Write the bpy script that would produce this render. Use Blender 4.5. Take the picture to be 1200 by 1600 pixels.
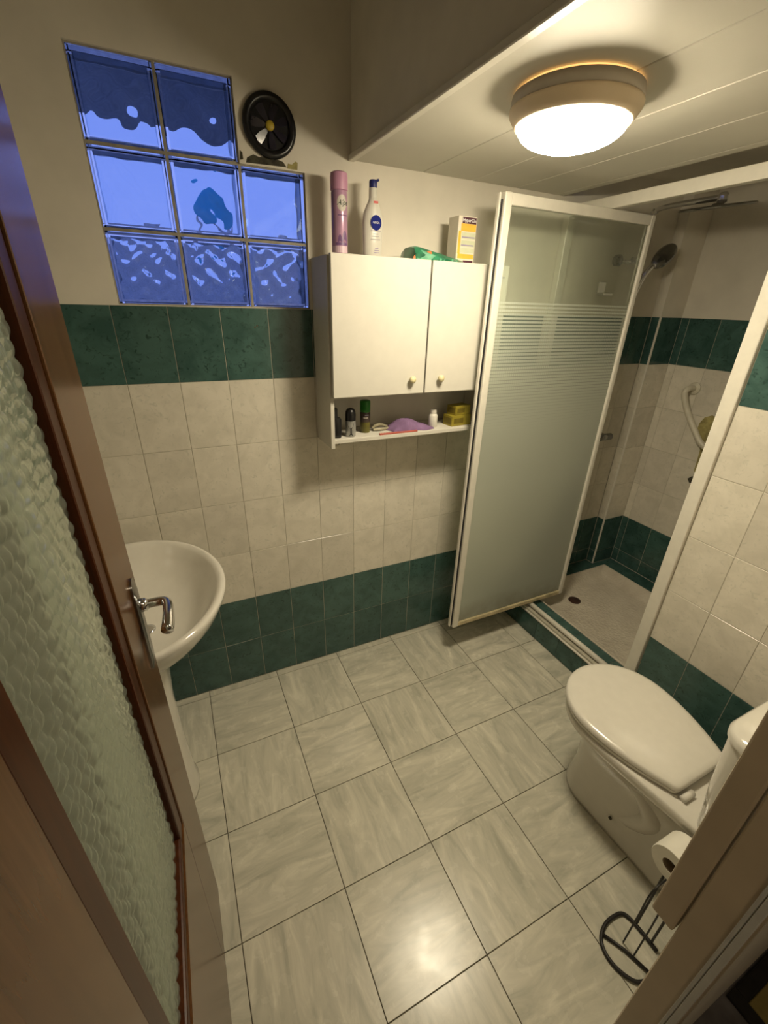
import bpy, bmesh, math, random
from mathutils import Vector, Matrix
random.seed(7)
for o in list(bpy.data.objects): bpy.data.objects.remove(o, do_unlink=True)
sc = bpy.context.scene
COL = sc.collection

# ------------------------------------------------------------------ camera
CAM = Vector((0.1320, -1.5784, 1.5889)); YAW, PIT, ROL = map(math.radians, (25.8385, 25.7795, 1.6865)); FPX = 673.26
fwd = Vector((math.sin(YAW)*math.cos(PIT), math.cos(YAW)*math.cos(PIT), -math.sin(PIT)))
rgt = Vector((math.cos(YAW), -math.sin(YAW), 0)); upv = rgt.cross(fwd)
R_ = rgt*math.cos(ROL)+upv*math.sin(ROL); U_ = -rgt*math.sin(ROL)+upv*math.cos(ROL)
cd = bpy.data.cameras.new('camera'); cam = bpy.data.objects.new('camera', cd); COL.objects.link(cam)
cam.matrix_world = Matrix(((R_.x, U_.x, -fwd.x, CAM.x), (R_.y, U_.y, -fwd.y, CAM.y), (R_.z, U_.z, -fwd.z, CAM.z), (0, 0, 0, 1)))
cd.sensor_fit = 'HORIZONTAL'; cd.sensor_width = 36.0; cd.lens = 36.0*FPX/1200.0; cd.clip_start = 0.01
sc.camera = cam
# ------------------------------------------------------------------ world (dusk sky) and view
w = bpy.data.worlds.new('dusk'); sc.world = w; w.use_nodes = True
bg = w.node_tree.nodes['Background']; bg.inputs[0].default_value = (0.33, 0.39, 0.92, 1); bg.inputs[1].default_value = 1.1
sc.view_settings.view_transform = 'Standard'; sc.view_settings.look = 'None'; sc.view_settings.gamma = 1.0
sc.view_settings.use_curve_mapping = False; sc.view_settings.exposure = 0.0
sc.cycles.use_denoising = True
sc.cycles.sample_clamp_indirect = 6.0
LAMP_STRENGTH = 120.0
LAMP_COLOR = (1.0, 0.87, 0.63, 1)

# ------------------------------------------------------------------ materials
def nodes(name):
    m = bpy.data.materials.new(name); m.use_nodes = True
    nt = m.node_tree; b = nt.nodes['Principled BSDF']
    return m, nt, b
def N(nt, t, **kw):
    n = nt.nodes.new(t)
    for k, v in kw.items(): setattr(n, k, v)
    return n
def mix(nt, fac, a, b, blend='MIX'):
    n = N(nt, 'ShaderNodeMix', data_type='RGBA', blend_type=blend)
    for s, v in ((n.inputs[0], fac), (n.inputs[6], a), (n.inputs[7], b)):
        if isinstance(v, (int, float)): s.default_value = v
        elif isinstance(v, tuple): s.default_value = (*v[:3], 1)
        else: nt.links.new(v, s)
    return n.outputs[2]
def math_(nt, op, a, b=None, c=None, clamp=False):
    n = N(nt, 'ShaderNodeMath', operation=op, use_clamp=clamp)
    for s, v in zip(n.inputs, (a, b, c)):
        if v is None: continue
        if isinstance(v, (int, float)): s.default_value = v
        else: nt.links.new(v, s)
    return n.outputs[0]
def ramp(nt, fac, stops):
    n = N(nt, 'ShaderNodeValToRGB'); e = n.color_ramp.elements
    while len(e) > 1: e.remove(e[-1])
    e[0].position = stops[0][0]; e[0].color = (*stops[0][1], 1)
    for p, c in stops[1:]:
        k = e.new(p); k.color = (*c, 1)
    nt.links.new(fac, n.inputs[0]); return n.outputs[0]
def noise(nt, vec, scale, detail=3, rough=.55, dist=0):
    n = N(nt, 'ShaderNodeTexNoise'); n.inputs['Scale'].default_value = scale; n.inputs['Detail'].default_value = detail
    n.inputs['Roughness'].default_value = rough; n.inputs['Distortion'].default_value = dist
    if vec is not None: nt.links.new(vec, n.inputs['Vector'])
    return n.outputs[0]
def objvec(nt, rnd=True, scale=(1, 1, 1), rot=0.0):
    tc = N(nt, 'ShaderNodeTexCoord'); v = tc.outputs['Object']
    if rnd:
        oi = N(nt, 'ShaderNodeObjectInfo'); a = N(nt, 'ShaderNodeVectorMath', operation='ADD')
        m = N(nt, 'ShaderNodeVectorMath', operation='SCALE'); cb = N(nt, 'ShaderNodeCombineXYZ')
        for i in range(3): nt.links.new(oi.outputs['Random'], cb.inputs[i])
        nt.links.new(cb.outputs[0], m.inputs[0]); m.inputs[3].default_value = 37.0
        nt.links.new(v, a.inputs[0]); nt.links.new(m.outputs[0], a.inputs[1]); v = a.outputs[0]
    mp = N(nt, 'ShaderNodeMapping'); mp.inputs['Scale'].default_value = scale; mp.inputs['Rotation'].default_value = (0, 0, rot)
    nt.links.new(v, mp.inputs[0]); return mp.outputs[0]
def bump(nt, h, b, strength=.2, dist=.002):
    n = N(nt, 'ShaderNodeBump'); n.inputs['Strength'].default_value = strength; n.inputs['Distance'].default_value = dist
    nt.links.new(h, n.inputs['Height']); nt.links.new(n.outputs[0], b.inputs['Normal']); return n
def plain(name, col, rough=.4, metal=0., coat=0., var=.06, vs=30, spec=.5, bmp=0):
    m, nt, b = nodes(name)
    v = objvec(nt, True); f = noise(nt, v, vs, 3)
    lo = tuple(max(0, c*(1-var)) for c in col); hi = tuple(min(1, c*(1+var)) for c in col)
    nt.links.new(ramp(nt, f, [(.3, lo), (.7, hi)]), b.inputs['Base Color'])
    b.inputs['Roughness'].default_value = rough; b.inputs['Metallic'].default_value = metal
    b.inputs['Coat Weight'].default_value = coat; b.inputs['Coat Roughness'].default_value = .08
    b.inputs['Specular IOR Level'].default_value = spec
    if bmp: bump(nt, f, b, bmp)
    return m
def tile_mat(name, c1, c2, c3, rough, s1=14, s2=60):
    m, nt, b = nodes(name); v = objvec(nt, True)
    f1 = noise(nt, v, s1, 4, .6, .6); f2 = noise(nt, v, s2, 2, .6, 1.2)
    base = ramp(nt, f1, [(.35, c1), (.62, c2)])
    fl = ramp(nt, f2, [(.58, (0, 0, 0)), (.72, (1, 1, 1))])
    col = mix(nt, fl, base, c3)
    oi = N(nt, 'ShaderNodeObjectInfo'); k = math_(nt, 'MULTIPLY_ADD', oi.outputs['Random'], .16, .92)
    hs = N(nt, 'ShaderNodeHueSaturation'); nt.links.new(col, hs.inputs['Color']); nt.links.new(k, hs.inputs['Value'])
    nt.links.new(hs.outputs[0], b.inputs['Base Color']); b.inputs['Roughness'].default_value = rough
    bump(nt, f1, b, .12, .002)
    return m
M = {}
M['cream_tile'] = tile_mat('cream_tile', (.63, .59, .50), (.715, .67, .575), (.58, .555, .47), .22)
M['green_tile'] = tile_mat('green_tile', (.036, .084, .075), (.060, .125, .110), (.022, .051, .046), .2)
M['grout'] = plain('grout', (.47, .44, .36), .8, var=.1)
M['plaster'] = plain('plaster', (.71, .665, .575), .75, var=.05, vs=9, bmp=.25)
M['plaster_shower'] = M['plaster']
def floor_mat():
    m, nt, b = nodes('marble_floor_tile'); v = objvec(nt, True, (5.0, 22.0, 5.0), math.radians(20))
    f = noise(nt, v, 1.0, 5, .6, 1.0); v2 = objvec(nt, True); g = noise(nt, v2, 5, 2)
    c = ramp(nt, f, [(.28, (.38, .37, .30)), (.45, (.53, .51, .42)), (.56, (.61, .58, .48)), (.70, (.74, .705, .585))])
    c2 = mix(nt, math_(nt, 'MULTIPLY', g, .35), c, (.51, .505, .43))
    nt.links.new(c2, b.inputs['Base Color']); b.inputs['Roughness'].default_value = .27
    r = noise(nt, v2, 25, 3); nt.links.new(math_(nt, 'MULTIPLY_ADD', r, .14, .19), b.inputs['Roughness'])
    bump(nt, r, b, .08, .001)
    return m
M['floor_tile'] = floor_mat()
M['floor_grout'] = plain('floor_grout', (.10, .085, .06), .9, var=.3)
M['pvc'] = plain('ceiling_pvc', (.60, .575, .50), .5, var=.04, vs=4, spec=.25)
M['white_lac'] = plain('white_laminate', (.60, .575, .51), .5, var=.02)
M['ceramic'] = plain('white_ceramic', (.70, .67, .60), .12, var=.02, coat=.4)
M['seat_plastic'] = plain('seat_plastic', (.70, .67, .60), .2, var=.02, coat=.2)
M['white_alu'] = plain('white_alu', (.69, .66, .58), .35, var=.04)
M['chrome'] = plain('chrome', (.78, .78, .80), .12, metal=1, var=.02)
M['dark_chrome'] = plain('dark_chrome', (.28, .28, .28), .22, metal=1, var=.05)
M['black'] = plain('black_plastic', (.006, .006, .007), .3, var=.1)
M['black_iron'] = plain('black_iron', (.012, .010, .009), .45, var=.2)
M['rubber'] = plain('rubber', (.01, .01, .012), .6)
M['cream_knob'] = plain('cream_knob', (.62, .55, .33), .4)
M['paper'] = plain('paper', (.80, .77, .68), .9, var=.03, bmp=.1)
M['card'] = plain('cardboard_core', (.22, .16, .10), .9)
M['white_plastic'] = plain('white_plastic', (.60, .58, .52), .3, var=.02)
M['lamp_ring'] = plain('lamp_ring', (.74, .60, .42), .4, var=.06, vs=8)
M['lamp_base'] = plain('lamp_base', (.50, .45, .38), .5)
M['pink'] = plain('pink_cap', (.50, .25, .38), .35, var=.04)
M['lilac'] = plain('lilac_can', (.42, .24, .36), .3, var=.08, metal=.15)
M['lilac_pale'] = plain('lilac_pale', (.62, .45, .52), .4)
M['purple'] = plain('purple_print', (.16, .08, .20), .4)
M['dkgreen'] = plain('dark_green_print', (.02, .04, .02), .5)
M['pale_print'] = plain('pale_print', (.55, .50, .45), .5)
M['navy'] = plain('navy', (.010, .016, .13), .45)
M['navy_print'] = plain('navy_print', (.012, .020, .17), .7, spec=.08)
M['white_print'] = plain('white_print', (.8, .8, .8), .5, var=0)
M['red_print'] = plain('red_print', (.5, .04, .03), .5)
M['grey_print'] = plain('grey_print', (.36, .35, .36), .6)
M['green_pack'] = plain('green_pack', (.02, .17, .085), .3, var=.5, vs=22, coat=.3)
M['pack_green_light'] = plain('pack_green_light', (.10, .32, .19), .35, var=.3)
M['orange'] = plain('orange_print', (.62, .16, .05), .4)
M['box_white'] = plain('box_white', (.66, .60, .50), .6, var=.03)
M['box_yellow'] = plain('box_yellow', (.72, .42, .05), .5, var=.08)
M['maroon'] = plain('maroon', (.07, .015, .03), .5)
M['pale_green'] = plain('pale_green_print', (.52, .54, .38), .55)
M['violet_print'] = plain('violet_print', (.28, .24, .38), .55)
M['silver'] = plain('silver_label', (.38, .38, .36), .35, metal=.5, var=.2)
M['green_cap'] = plain('green_cap', (.01, .16, .01), .35)
M['olive_can'] = plain('olive_can', (.11, .10, .015), .4, var=.3)
M['brown_can'] = plain('brown_can', (.05, .035, .03), .4)
M['purple_cloth'] = plain('purple_cloth', (.19, .11, .22), .9, var=.15, bmp=.3)
M['red_plastic'] = plain('red_plastic', (.42, .09, .06), .4)
M['clip'] = plain('clear_beige_clip', (.30, .27, .18), .35)
M['yellow_box'] = plain('yellow_box', (.28, .225, .025), .5, var=.12)
M['yellow_dark'] = plain('yellow_box_dark', (.14, .105, .012), .5, var=.2)
M['fan_yellow'] = plain('fan_yellow', (.38, .28, .02), .4)
M['mortar'] = plain('mortar', (.33, .30, .24), .9, var=.2, bmp=.4)
M['dark_hole'] = plain('dark_cement', (.055, .050, .032), .95, var=.6, vs=60, bmp=.5)
M['tray'] = None
M['stain'] = plain('yellowed_glue', (.36, .31, .12), .85, var=.35, vs=35, bmp=.4)
M['old_plastic'] = plain('old_white_plastic', (.62, .58, .47), .35, var=.08)
M['jamb'] = plain('painted_jamb', (.58, .48, .345), .42, var=.10, vs=6)
M['pale_seal'] = plain('pale_seal', (.62, .62, .60), .5)
M['hall_floor'] = plain('hall_floor', (.10, .09, .09), .5, var=.5, vs=14)
M['hall_wall'] = plain('hall_wall', (.42, .38, .32), .8)
M['mat_olive'] = plain('mat_olive', (.22, .17, .05), .95, var=.15)
M['mat_dark'] = plain('mat_dark', (.012, .01, .008), .95, var=.3)
M['outer_wall'] = plain('outer_wall', (.55, .55, .58), .8, var=.2)
M['outer_dark'] = plain('outer_dark', (.30, .32, .34), .9, var=.2)
M['turquoise'] = plain('turquoise', (.02, .42, .62), .5)
M['drain'] = plain('drain_metal', (.10, .055, .045), .35, metal=.6, var=.3)
def wood_mat():
    m, nt, b = nodes('varnished_wood'); v = objvec(nt, False, (40, 40, 2.2))
    f = noise(nt, v, 1.0, 4, .6, 1.2)
    nt.links.new(ramp(nt, f, [(.3, (.075, .031, .010)), (.7, (.125, .056, .020))]), b.inputs['Base Color'])
    b.inputs['Roughness'].default_value = .22; b.inputs['Specular IOR Level'].default_value = .22; b.inputs['Coat Weight'].default_value = .0
    return m
M['wood'] = wood_mat()
def bead_mat():
    m, nt, b = nodes('dark_red_wood'); v = objvec(nt, False, (40, 40, 2.2)); f = noise(nt, v, 1.0, 4, .6, 1.2)
    nt.links.new(ramp(nt, f, [(.3, (.034, .009, .003)), (.7, (.07, .020, .006))]), b.inputs['Base Color'])
    b.inputs['Roughness'].default_value = .35; b.inputs['Specular IOR Level'].default_value = .15; return m
M['bead'] = bead_mat()
def tray_mat():
    m, nt, b = nodes('tray_enamel'); v = objvec(nt, False)
    vo = N(nt, 'ShaderNodeTexVoronoi'); vo.inputs['Scale'].default_value = 75; nt.links.new(v, vo.inputs['Vector'])
    f = noise(nt, v, 12, 3)
    nt.links.new(ramp(nt, f, [(.3, (.56, .50, .41)), (.7, (.66, .60, .50))]), b.inputs['Base Color']); b.inputs['Roughness'].default_value = .28
    bump(nt, vo.outputs[0], b, .55, .004); return m
M['tray'] = tray_mat()
def emit_mat():
    m = bpy.data.materials.new('lit_diffuser'); m.use_nodes = True; nt = m.node_tree; nt.nodes.clear()
    e = N(nt, 'ShaderNodeEmission'); e.inputs[0].default_value = LAMP_COLOR; e.inputs[1].default_value = LAMP_STRENGTH
    o = N(nt, 'ShaderNodeOutputMaterial'); nt.links.new(e.outputs[0], o.inputs[0]); return m
M['lit'] = emit_mat()
def glassblock_mat():
    m = bpy.data.materials.new('block_glass'); m.use_nodes = True; nt = m.node_tree; nt.nodes.clear()
    g = N(nt, 'ShaderNodeBsdfGlass'); g.inputs['Color'].default_value = (.86, .93, 1, 1); g.inputs['IOR'].default_value = 1.45
    g.inputs['Roughness'].default_value = 0.0
    o = N(nt, 'ShaderNodeOutputMaterial'); nt.links.new(g.outputs[0], o.inputs[0]); return m
M['block'] = glassblock_mat()
def shower_glass():
    m = bpy.data.materials.new('patterned_shower_glass'); m.use_nodes = True; nt = m.node_tree; nt.nodes.clear()
    tc = N(nt, 'ShaderNodeTexCoord'); sx = N(nt, 'ShaderNodeSeparateXYZ'); nt.links.new(tc.outputs['Object'], sx.inputs[0])
    x, z = sx.outputs[0], sx.outputs[2]
    fu = math_(nt, 'FRACT', math_(nt, 'MULTIPLY', x, 1/.0098)); fv = math_(nt, 'FRACT', math_(nt, 'MULTIPLY', z, 1/.0125))
    wv = N(nt, 'ShaderNodeMapRange'); wv.clamp = True
    nt.links.new(z, wv.inputs[0])
    for i, val in ((1, 1.612), (2, 1.10), (3, .50), (4, 1.02)): wv.inputs[i].default_value = val
    wu = N(nt, 'ShaderNodeMapRange'); nt.links.new(z, wu.inputs[0])
    for i, val in ((1, 1.612), (2, 1.20), (3, .74), (4, 1.02)): wu.inputs[i].default_value = val
    below = math_(nt, 'LESS_THAN', z, 1.612)
    m1 = math_(nt, 'LESS_THAN', fv, wv.outputs[0]); m2 = math_(nt, 'LESS_THAN', fu, wu.outputs[0])
    # faint film between the dashes grows downwards
    mask = math_(nt, 'MULTIPLY', below, math_(nt, 'MULTIPLY', m1, m2))
    film = N(nt, 'ShaderNodeMapRange'); nt.links.new(z, film.inputs[0])
    for i, val in ((1, 1.65), (2, 1.10), (3, .05), (4, .55)): film.inputs[i].default_value = val
    msk = math_(nt, 'MAXIMUM', math_(nt, 'MULTIPLY', mask, .62), film.outputs[0])
    fog = N(nt, 'ShaderNodeMapRange'); nt.links.new(z, fog.inputs[0])
    for i, val in ((1, 1.25), (2, .9), (3, 0), (4, .12)): fog.inputs[i].default_value = val
    msk = math_(nt, 'ADD', msk, fog.outputs[0], clamp=True)
    # lime scale and brown dirt along the foot
    nz = noise(nt, tc.outputs['Object'], 9, 4); dz = N(nt, 'ShaderNodeMapRange'); nt.links.new(z, dz.inputs[0])
    for i, val in ((1, .30), (2, .14), (3, 0), (4, 1)): dz.inputs[i].default_value = val
    dirt = math_(nt, 'MULTIPLY', dz.outputs[0], math_(nt, 'MULTIPLY_ADD', nz, 2.2, -.7, clamp=True), clamp=True)
    fc = mix(nt, dirt, (.80, .84, .75), (.30, .23, .09))
    d = N(nt, 'ShaderNodeBsdfDiffuse'); t = N(nt, 'ShaderNodeBsdfTranslucent'); nt.links.new(fc, d.inputs[0]); nt.links.new(fc, t.inputs[0])
    fr = N(nt, 'ShaderNodeMixShader'); fr.inputs[0].default_value = .5; nt.links.new(d.outputs[0], fr.inputs[1]); nt.links.new(t.outputs[0], fr.inputs[2])
    tr = N(nt, 'ShaderNodeBsdfTransparent'); tr.inputs[0].default_value = (.95, .98, .95, 1)
    s = N(nt, 'ShaderNodeMixShader'); nt.links.new(msk, s.inputs[0]); nt.links.new(tr.outputs[0], s.inputs[1]); nt.links.new(fr.outputs[0], s.inputs[2])
    gl = N(nt, 'ShaderNodeBsdfGlossy'); gl.inputs['Roughness'].default_value = .06
    f = N(nt, 'ShaderNodeFresnel'); f.inputs[0].default_value = 1.25
    s2 = N(nt, 'ShaderNodeMixShader'); nt.links.new(f.outputs[0], s2.inputs[0]); nt.links.new(s.outputs[0], s2.inputs[1]); nt.links.new(gl.outputs[0], s2.inputs[2])
    o = N(nt, 'ShaderNodeOutputMaterial'); nt.links.new(s2.outputs[0], o.inputs[0]); return m
M['shower_glass'] = shower_glass()
def door_glass():
    m = bpy.data.materials.new('hammered_glass'); m.use_nodes = True; nt = m.node_tree; nt.nodes.clear()
    g = N(nt, 'ShaderNodeBsdfGlass'); g.inputs['Color'].default_value = (.93, .96, .91, 1); g.inputs['IOR'].default_value = 1.45; g.inputs['Roughness'].default_value = .03
    tr = N(nt, 'ShaderNodeBsdfTransparent'); tr.inputs[0].default_value = (.88, .92, .86, 1)
    d = N(nt, 'ShaderNodeBsdfDiffuse'); d.inputs[0].default_value = (.70, .74, .63, 1)
    t = N(nt, 'ShaderNodeBsdfTranslucent'); t.inputs[0].default_value = (.76, .80, .70, 1)
    dt = N(nt, 'ShaderNodeMixShader'); dt.inputs[0].default_value = .5; nt.links.new(d.outputs[0], dt.inputs[1]); nt.links.new(t.outputs[0], dt.inputs[2])
    s = N(nt, 'ShaderNodeMixShader'); s.inputs[0].default_value = .34; nt.links.new(g.outputs[0], s.inputs[1]); nt.links.new(dt.outputs[0], s.inputs[2])
    s2 = N(nt, 'ShaderNodeMixShader'); s2.inputs[0].default_value = .15; nt.links.new(s.outputs[0], s2.inputs[1]); nt.links.new(tr.outputs[0], s2.inputs[2])
    o = N(nt, 'ShaderNodeOutputMaterial'); nt.links.new(s2.outputs[0], o.inputs[0]); return m
M['door_glass'] = door_glass()

# ------------------------------------------------------------------ geometry helpers
def me_from(bm, name='mesh', smooth=False, mats=()):
    bmesh.ops.recalc_face_normals(bm, faces=bm.faces)
    me = bpy.data.meshes.new(name); bm.to_mesh(me); bm.free()
    for p in me.polygons: p.use_smooth = smooth
    for mm in mats: me.materials.append(mm)
    return me
def bx(bm, x0, x1, y0, y1, z0, z1, bev=0, seg=1, mi=0):
    r = bmesh.ops.create_cube(bm, size=1)
    vs = r['verts']
    for v in vs:
        v.co = Vector((x0+(v.co.x+.5)*(x1-x0), y0+(v.co.y+.5)*(y1-y0), z0+(v.co.z+.5)*(z1-z0)))
    fs = set(f for v in vs for f in v.link_faces)
    for f in fs: f.material_index = mi
    if bev:
        es = list(set(e for v in vs for e in v.link_edges))
        bmesh.ops.bevel(bm, geom=es, offset=bev, segments=seg, affect='EDGES', profile=.5)
    return bm
def loft(bm, rings, cap0=True, cap1=True, closed=True):
    V = [[bm.verts.new(p) for p in r] for r in rings]; n = len(V[0])
    for a, b in zip(V, V[1:]):
        for i in range(n if closed else n-1):
            j = (i+1) % n
            bm.faces.new((a[i], a[j], b[j], b[i]))
    if cap0: bm.faces.new(V[0])
    if cap1: bm.faces.new(V[-1])
    return bm
def tube(bm, pts, r, n=10, cap=True, rscale=None):
    pts = [Vector(p) for p in pts]; rings = []; prev = None
    for i, p in enumerate(pts):
        t = (pts[min(i+1, len(pts)-1)]-pts[max(i-1, 0)]).normalized()
        if prev is None:
            a = Vector((0, 0, 1)) if abs(t.z) < .9 else Vector((1, 0, 0)); u = t.cross(a).normalized()
        else:
            u = (prev - t*prev.dot(t)).normalized()
        prev = u; v = t.cross(u); rr = r*(rscale[i] if rscale else 1)
        rings.append([p+u*rr*math.cos(2*math.pi*k/n)+v*rr*math.sin(2*math.pi*k/n) for k in range(n)])
    return loft(bm, rings, cap, cap)
def lathe(bm, prof, c, n=28, axis='z', cap=True):
    rings = []
    for r, h in prof:
        ring = []
        for k in range(n):
            a = 2*math.pi*k/n; u, v = r*math.cos(a), r*math.sin(a)
            p = {'z': (u, v, h), 'y': (u, h, v), 'x': (h, u, v)}[axis]
            ring.append(Vector(c)+Vector(p))
        rings.append(ring)
    return loft(bm, rings, cap, cap)
def smooth_path(pts, k=6):
    pts = [Vector(p) for p in pts]; out = []
    for i in range(len(pts)-1):
        p0, p1, p2, p3 = pts[max(i-1, 0)], pts[i], pts[i+1], pts[min(i+2, len(pts)-1)]
        for j in range(k):
            t = j/k
            out.append(.5*((2*p1)+(p2-p0)*t+(2*p0-5*p1+4*p2-p3)*t*t+(3*p1-p0-3*p2+p3)*t**3))
    out.append(pts[-1]); return out
def link(o, parent=None):
    COL.objects.link(o)
    if parent is not None:
        o.parent = parent; o.matrix_parent_inverse = Matrix.Translation(-WLOC[parent.name])
    return o
WLOC = {}
def tag(o, label=None, cat=None, group=None, kind=None):
    if label: o['label'] = label
    if cat: o['category'] = cat
    if group: o['group'] = group
    if kind: o['kind'] = kind
    return o
def thing(name, loc, label=None, cat=None, group=None, kind=None):
    o = bpy.data.objects.new(name, None); o.empty_display_size = .05; COL.objects.link(o); o.location = loc
    WLOC[o.name] = Vector(loc); return tag(o, label, cat, group, kind)
def ob(name, bm, m, parent=None, smooth=False, label=None, cat=None, group=None, kind=None, angle=None):
    """mesh in world coordinates -> object; a top-level mesh gets its origin at its base centre"""
    mats = m if isinstance(m, (list, tuple)) else [m]
    me = me_from(bm, name, smooth, mats)
    o = bpy.data.objects.new(name, me)
    if angle is not None:
        for p in me.polygons: p.use_smooth = True
        me.set_sharp_from_angle(angle=math.radians(angle))
    link(o, parent); WLOC[o.name] = Vector((0, 0, 0))
    if parent is not None and parent.type == 'MESH': o.matrix_parent_inverse = Matrix.Identity(4)
    return tag(o, label, cat, group, kind)
def box(name, m, parent, x0, x1, y0, y1, z0, z1, bev=.002, seg=1, **kw):
    return ob(name, bx(bmesh.new(), x0, x1, y0, y1, z0, z1, bev, seg), m, parent, **kw)
ROT = {'-y': Matrix(((1, 0, 0), (0, 0, -1), (0, 1, 0))),          # local xy on a wall that faces -y
       '-x': Matrix(((0, 0, -1), (-1, 0, 0), (0, 1, 0))),
       '+x': Matrix(((0, 0, 1), (1, 0, 0), (0, 1, 0))),
       '+z': Matrix(((1, 0, 0), (0, 1, 0), (0, 0, 1))),
       '+zr': Matrix(((0, -1, 0), (1, 0, 0), (0, 0, 1)))}
TM = {}
def tile_mesh(wd, ht, m, th, ch=.0007):
    key = (round(wd, 4), round(ht, 4), m, round(th, 4))
    if key in TM: return TM[key]
    bm = bmesh.new(); a, b = wd/2, ht/2
    r0 = [(-a, -b, -th), (a, -b, -th), (a, b, -th), (-a, b, -th)]
    r1 = [(-a, -b, -ch), (a, -b, -ch), (a, b, -ch), (-a, b, -ch)]
    r2 = [(-a+ch, -b+ch, 0), (a-ch, -b+ch, 0), (a-ch, b-ch, 0), (-a+ch, b-ch, 0)]
    loft(bm, [r0, r1, r2]); TM[key] = me_from(bm, 'tile', False, [M[m]]); return TM[key]
def tile(parent, p, face, wd, ht, m, th=.006, name='tile', jit=.0002):
    o = bpy.data.objects.new(name, tile_mesh(wd, ht, m, th)); COL.objects.link(o)
    R = ROT[face]; n = R @ Vector((0, 0, 1))
    q = Vector(p)+n*random.uniform(-jit, jit)
    o.matrix_world = Matrix.Translation(q) @ R.to_4x4(); o.parent = parent
    return o
def cuts(lo, hi, start, step):
    k = math.ceil((lo-start)/step-1e-6); c = [lo]
    while start+k*step < hi-1e-6:
        if start+k*step > lo+1e-6: c.append(start+k*step)
        k += 1
    return c+[hi]
TW, TH, GAP = .14974, .2236, .0019
def zmat(zc): return 'green_tile' if (zc < .447 or 1.3416 < zc < 1.566) else 'cream_tile'
def wall_tiles(parent, face, ulist, zlist, fixed, gap=GAP, matf=zmat):
    for u0, u1 in zip(ulist, ulist[1:]):
        for z0, z1 in zip(zlist, zlist[1:]):
            wd, ht = abs(u1-u0)-gap, z1-z0-gap
            if wd < .006 or ht < .006: continue
            uc, zc = (u0+u1)/2, (z0+z1)/2
            p = (uc, fixed, zc) if face in ('-y',) else (fixed, uc, zc)
            tile(parent, p, face, wd, ht, matf(zc))
ZR = [i*TH for i in range(8)]           # tile rows from the floor to 1.565

# ------------------------------------------------------------------ room shell
XL, XS, XR, YD, ZC = -.30, 1.655, 2.52, -1.49, 1.99     # left wall, shower front, shower end, door wall, low ceiling
YO = -1.55                                              # hall face of the door wall
ZT = 2.75
WX0, WZ0, BP, BH = .024, 1.5665, .1905, .187            # window origin, block pitch
wx1, wx2, wx3 = WX0+2*BP, WX0+3*BP, 0
wz1, wz2, wz3 = WZ0+BH, WZ0+2*BH, WZ0+3*BH
T = .12
bm = bmesh.new()
bx(bm, XL-T, XR+T, .0014, T, -.05, ZR[7], mi=1)
bx(bm, XL-T, WX0, .001, T, ZR[7], ZT)
bx(bm, WX0, wx2, .001, T, ZR[7], WZ0)
bx(bm, wx2, XR+T, .001, T, ZR[7], ZT)
bx(bm, wx1, wx2, .001, T, wz2, ZT)
bx(bm, WX0, wx1, .001, T, wz3, ZT)
wall_back = ob('wall_back', bm, [M['plaster'], M['grout']], kind='structure', label='cream painted back wall above green and cream tiles')
wall_tiles(wall_back, '-y', cuts(XL, XS, 0, TW), ZR, 0.0)
wall_tiles(wall_back, '-y', cuts(XS+.04, 2.355, 0, TW), [.14]+ZR[1:], 0.0)
# drilled holes left in tiles under the cabinet and in the green band
def hole(x, z, r=.0032): 
    o = ob('screw_hole', lathe(bmesh.new(), [(r, -.0006), (r*.4, .0004)], (x, 0, z), 10, 'y'), M['dark_hole'], wall_back); return o
for x, z in ((.668, 1.082), (.688, 1.082), (1.118, 1.088), (1.138, 1.088), (.404, 1.508), (.411, 1.512)): hole(x, z)
# crumbled mortar under the fan
def blob(name, pts, y, th, m, parent):
    bm = bmesh.new(); loft(bm, [[(x, y+th, z) for x, z in pts], [(x, y, z) for x, z in pts], [(x*.97+.03*sum(p[0] for p in pts)/len(pts), y-.002, z*.97+.03*sum(p[1] for p in pts)/len(pts)) for x, z in pts]])
    return ob(name, bm, m, parent)
zt = wz2+.004
blob('mortar_gap', [(wx1+.018, zt), (wx1+.022, zt+.012), (wx1+.04, zt+.021), (wx1+.055, zt+.017), (wx1+.075, zt+.020), (wx1+.095, zt+.015), (wx1+.11, zt+.018), (wx1+.127, zt+.014), (wx1+.136, zt+.003)], .001, .004, M['dark_hole'], wall_back)
blob('mortar_gap', [(wx1+.138, zt), (wx1+.140, zt+.012), (wx1+.152, zt+.011), (wx1+.163, zt+.020), (wx1+.170, zt+.018), (wx1+.168, zt)], .001, .004, M['stain'], wall_back)
blob('mortar_gap', [(wx1+.002, zt+.004), (wx1+.004, zt+.026), (wx1+.010, zt+.022), (wx1+.011, zt+.006)], .001, .004, M['dark_hole'], wall_back)

wall_left = ob('wall_left', bx(bx(bmesh.new(), XL-T, XL-.0014, YO, .0, 0, ZR[7], mi=1), XL-T, XL-.001, YO, .0, ZR[7], ZT), [M['plaster'], M['grout']], kind='structure', label='tiled left wall behind the washbasin')
wall_tiles(wall_left, '+x', cuts(YD, 0, -.04, TW), ZR, XL)
# right wall beside the toilet, also the near side of the shower
YJ = -.845
wall_right = ob('wall_right', bx(bx(bmesh.new(), XS+.0014, XR+T, YD, YJ, 0, ZR[7], mi=1), XS+.001, XR+T, YD, YJ, ZR[7], 2.1), [M['plaster'], M['grout']], kind='structure', label='tiled right wall beside the toilet')
wall_tiles(wall_right, '-x', cuts(YD, YJ-.006, -.85, TW), ZR, XS)
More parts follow.
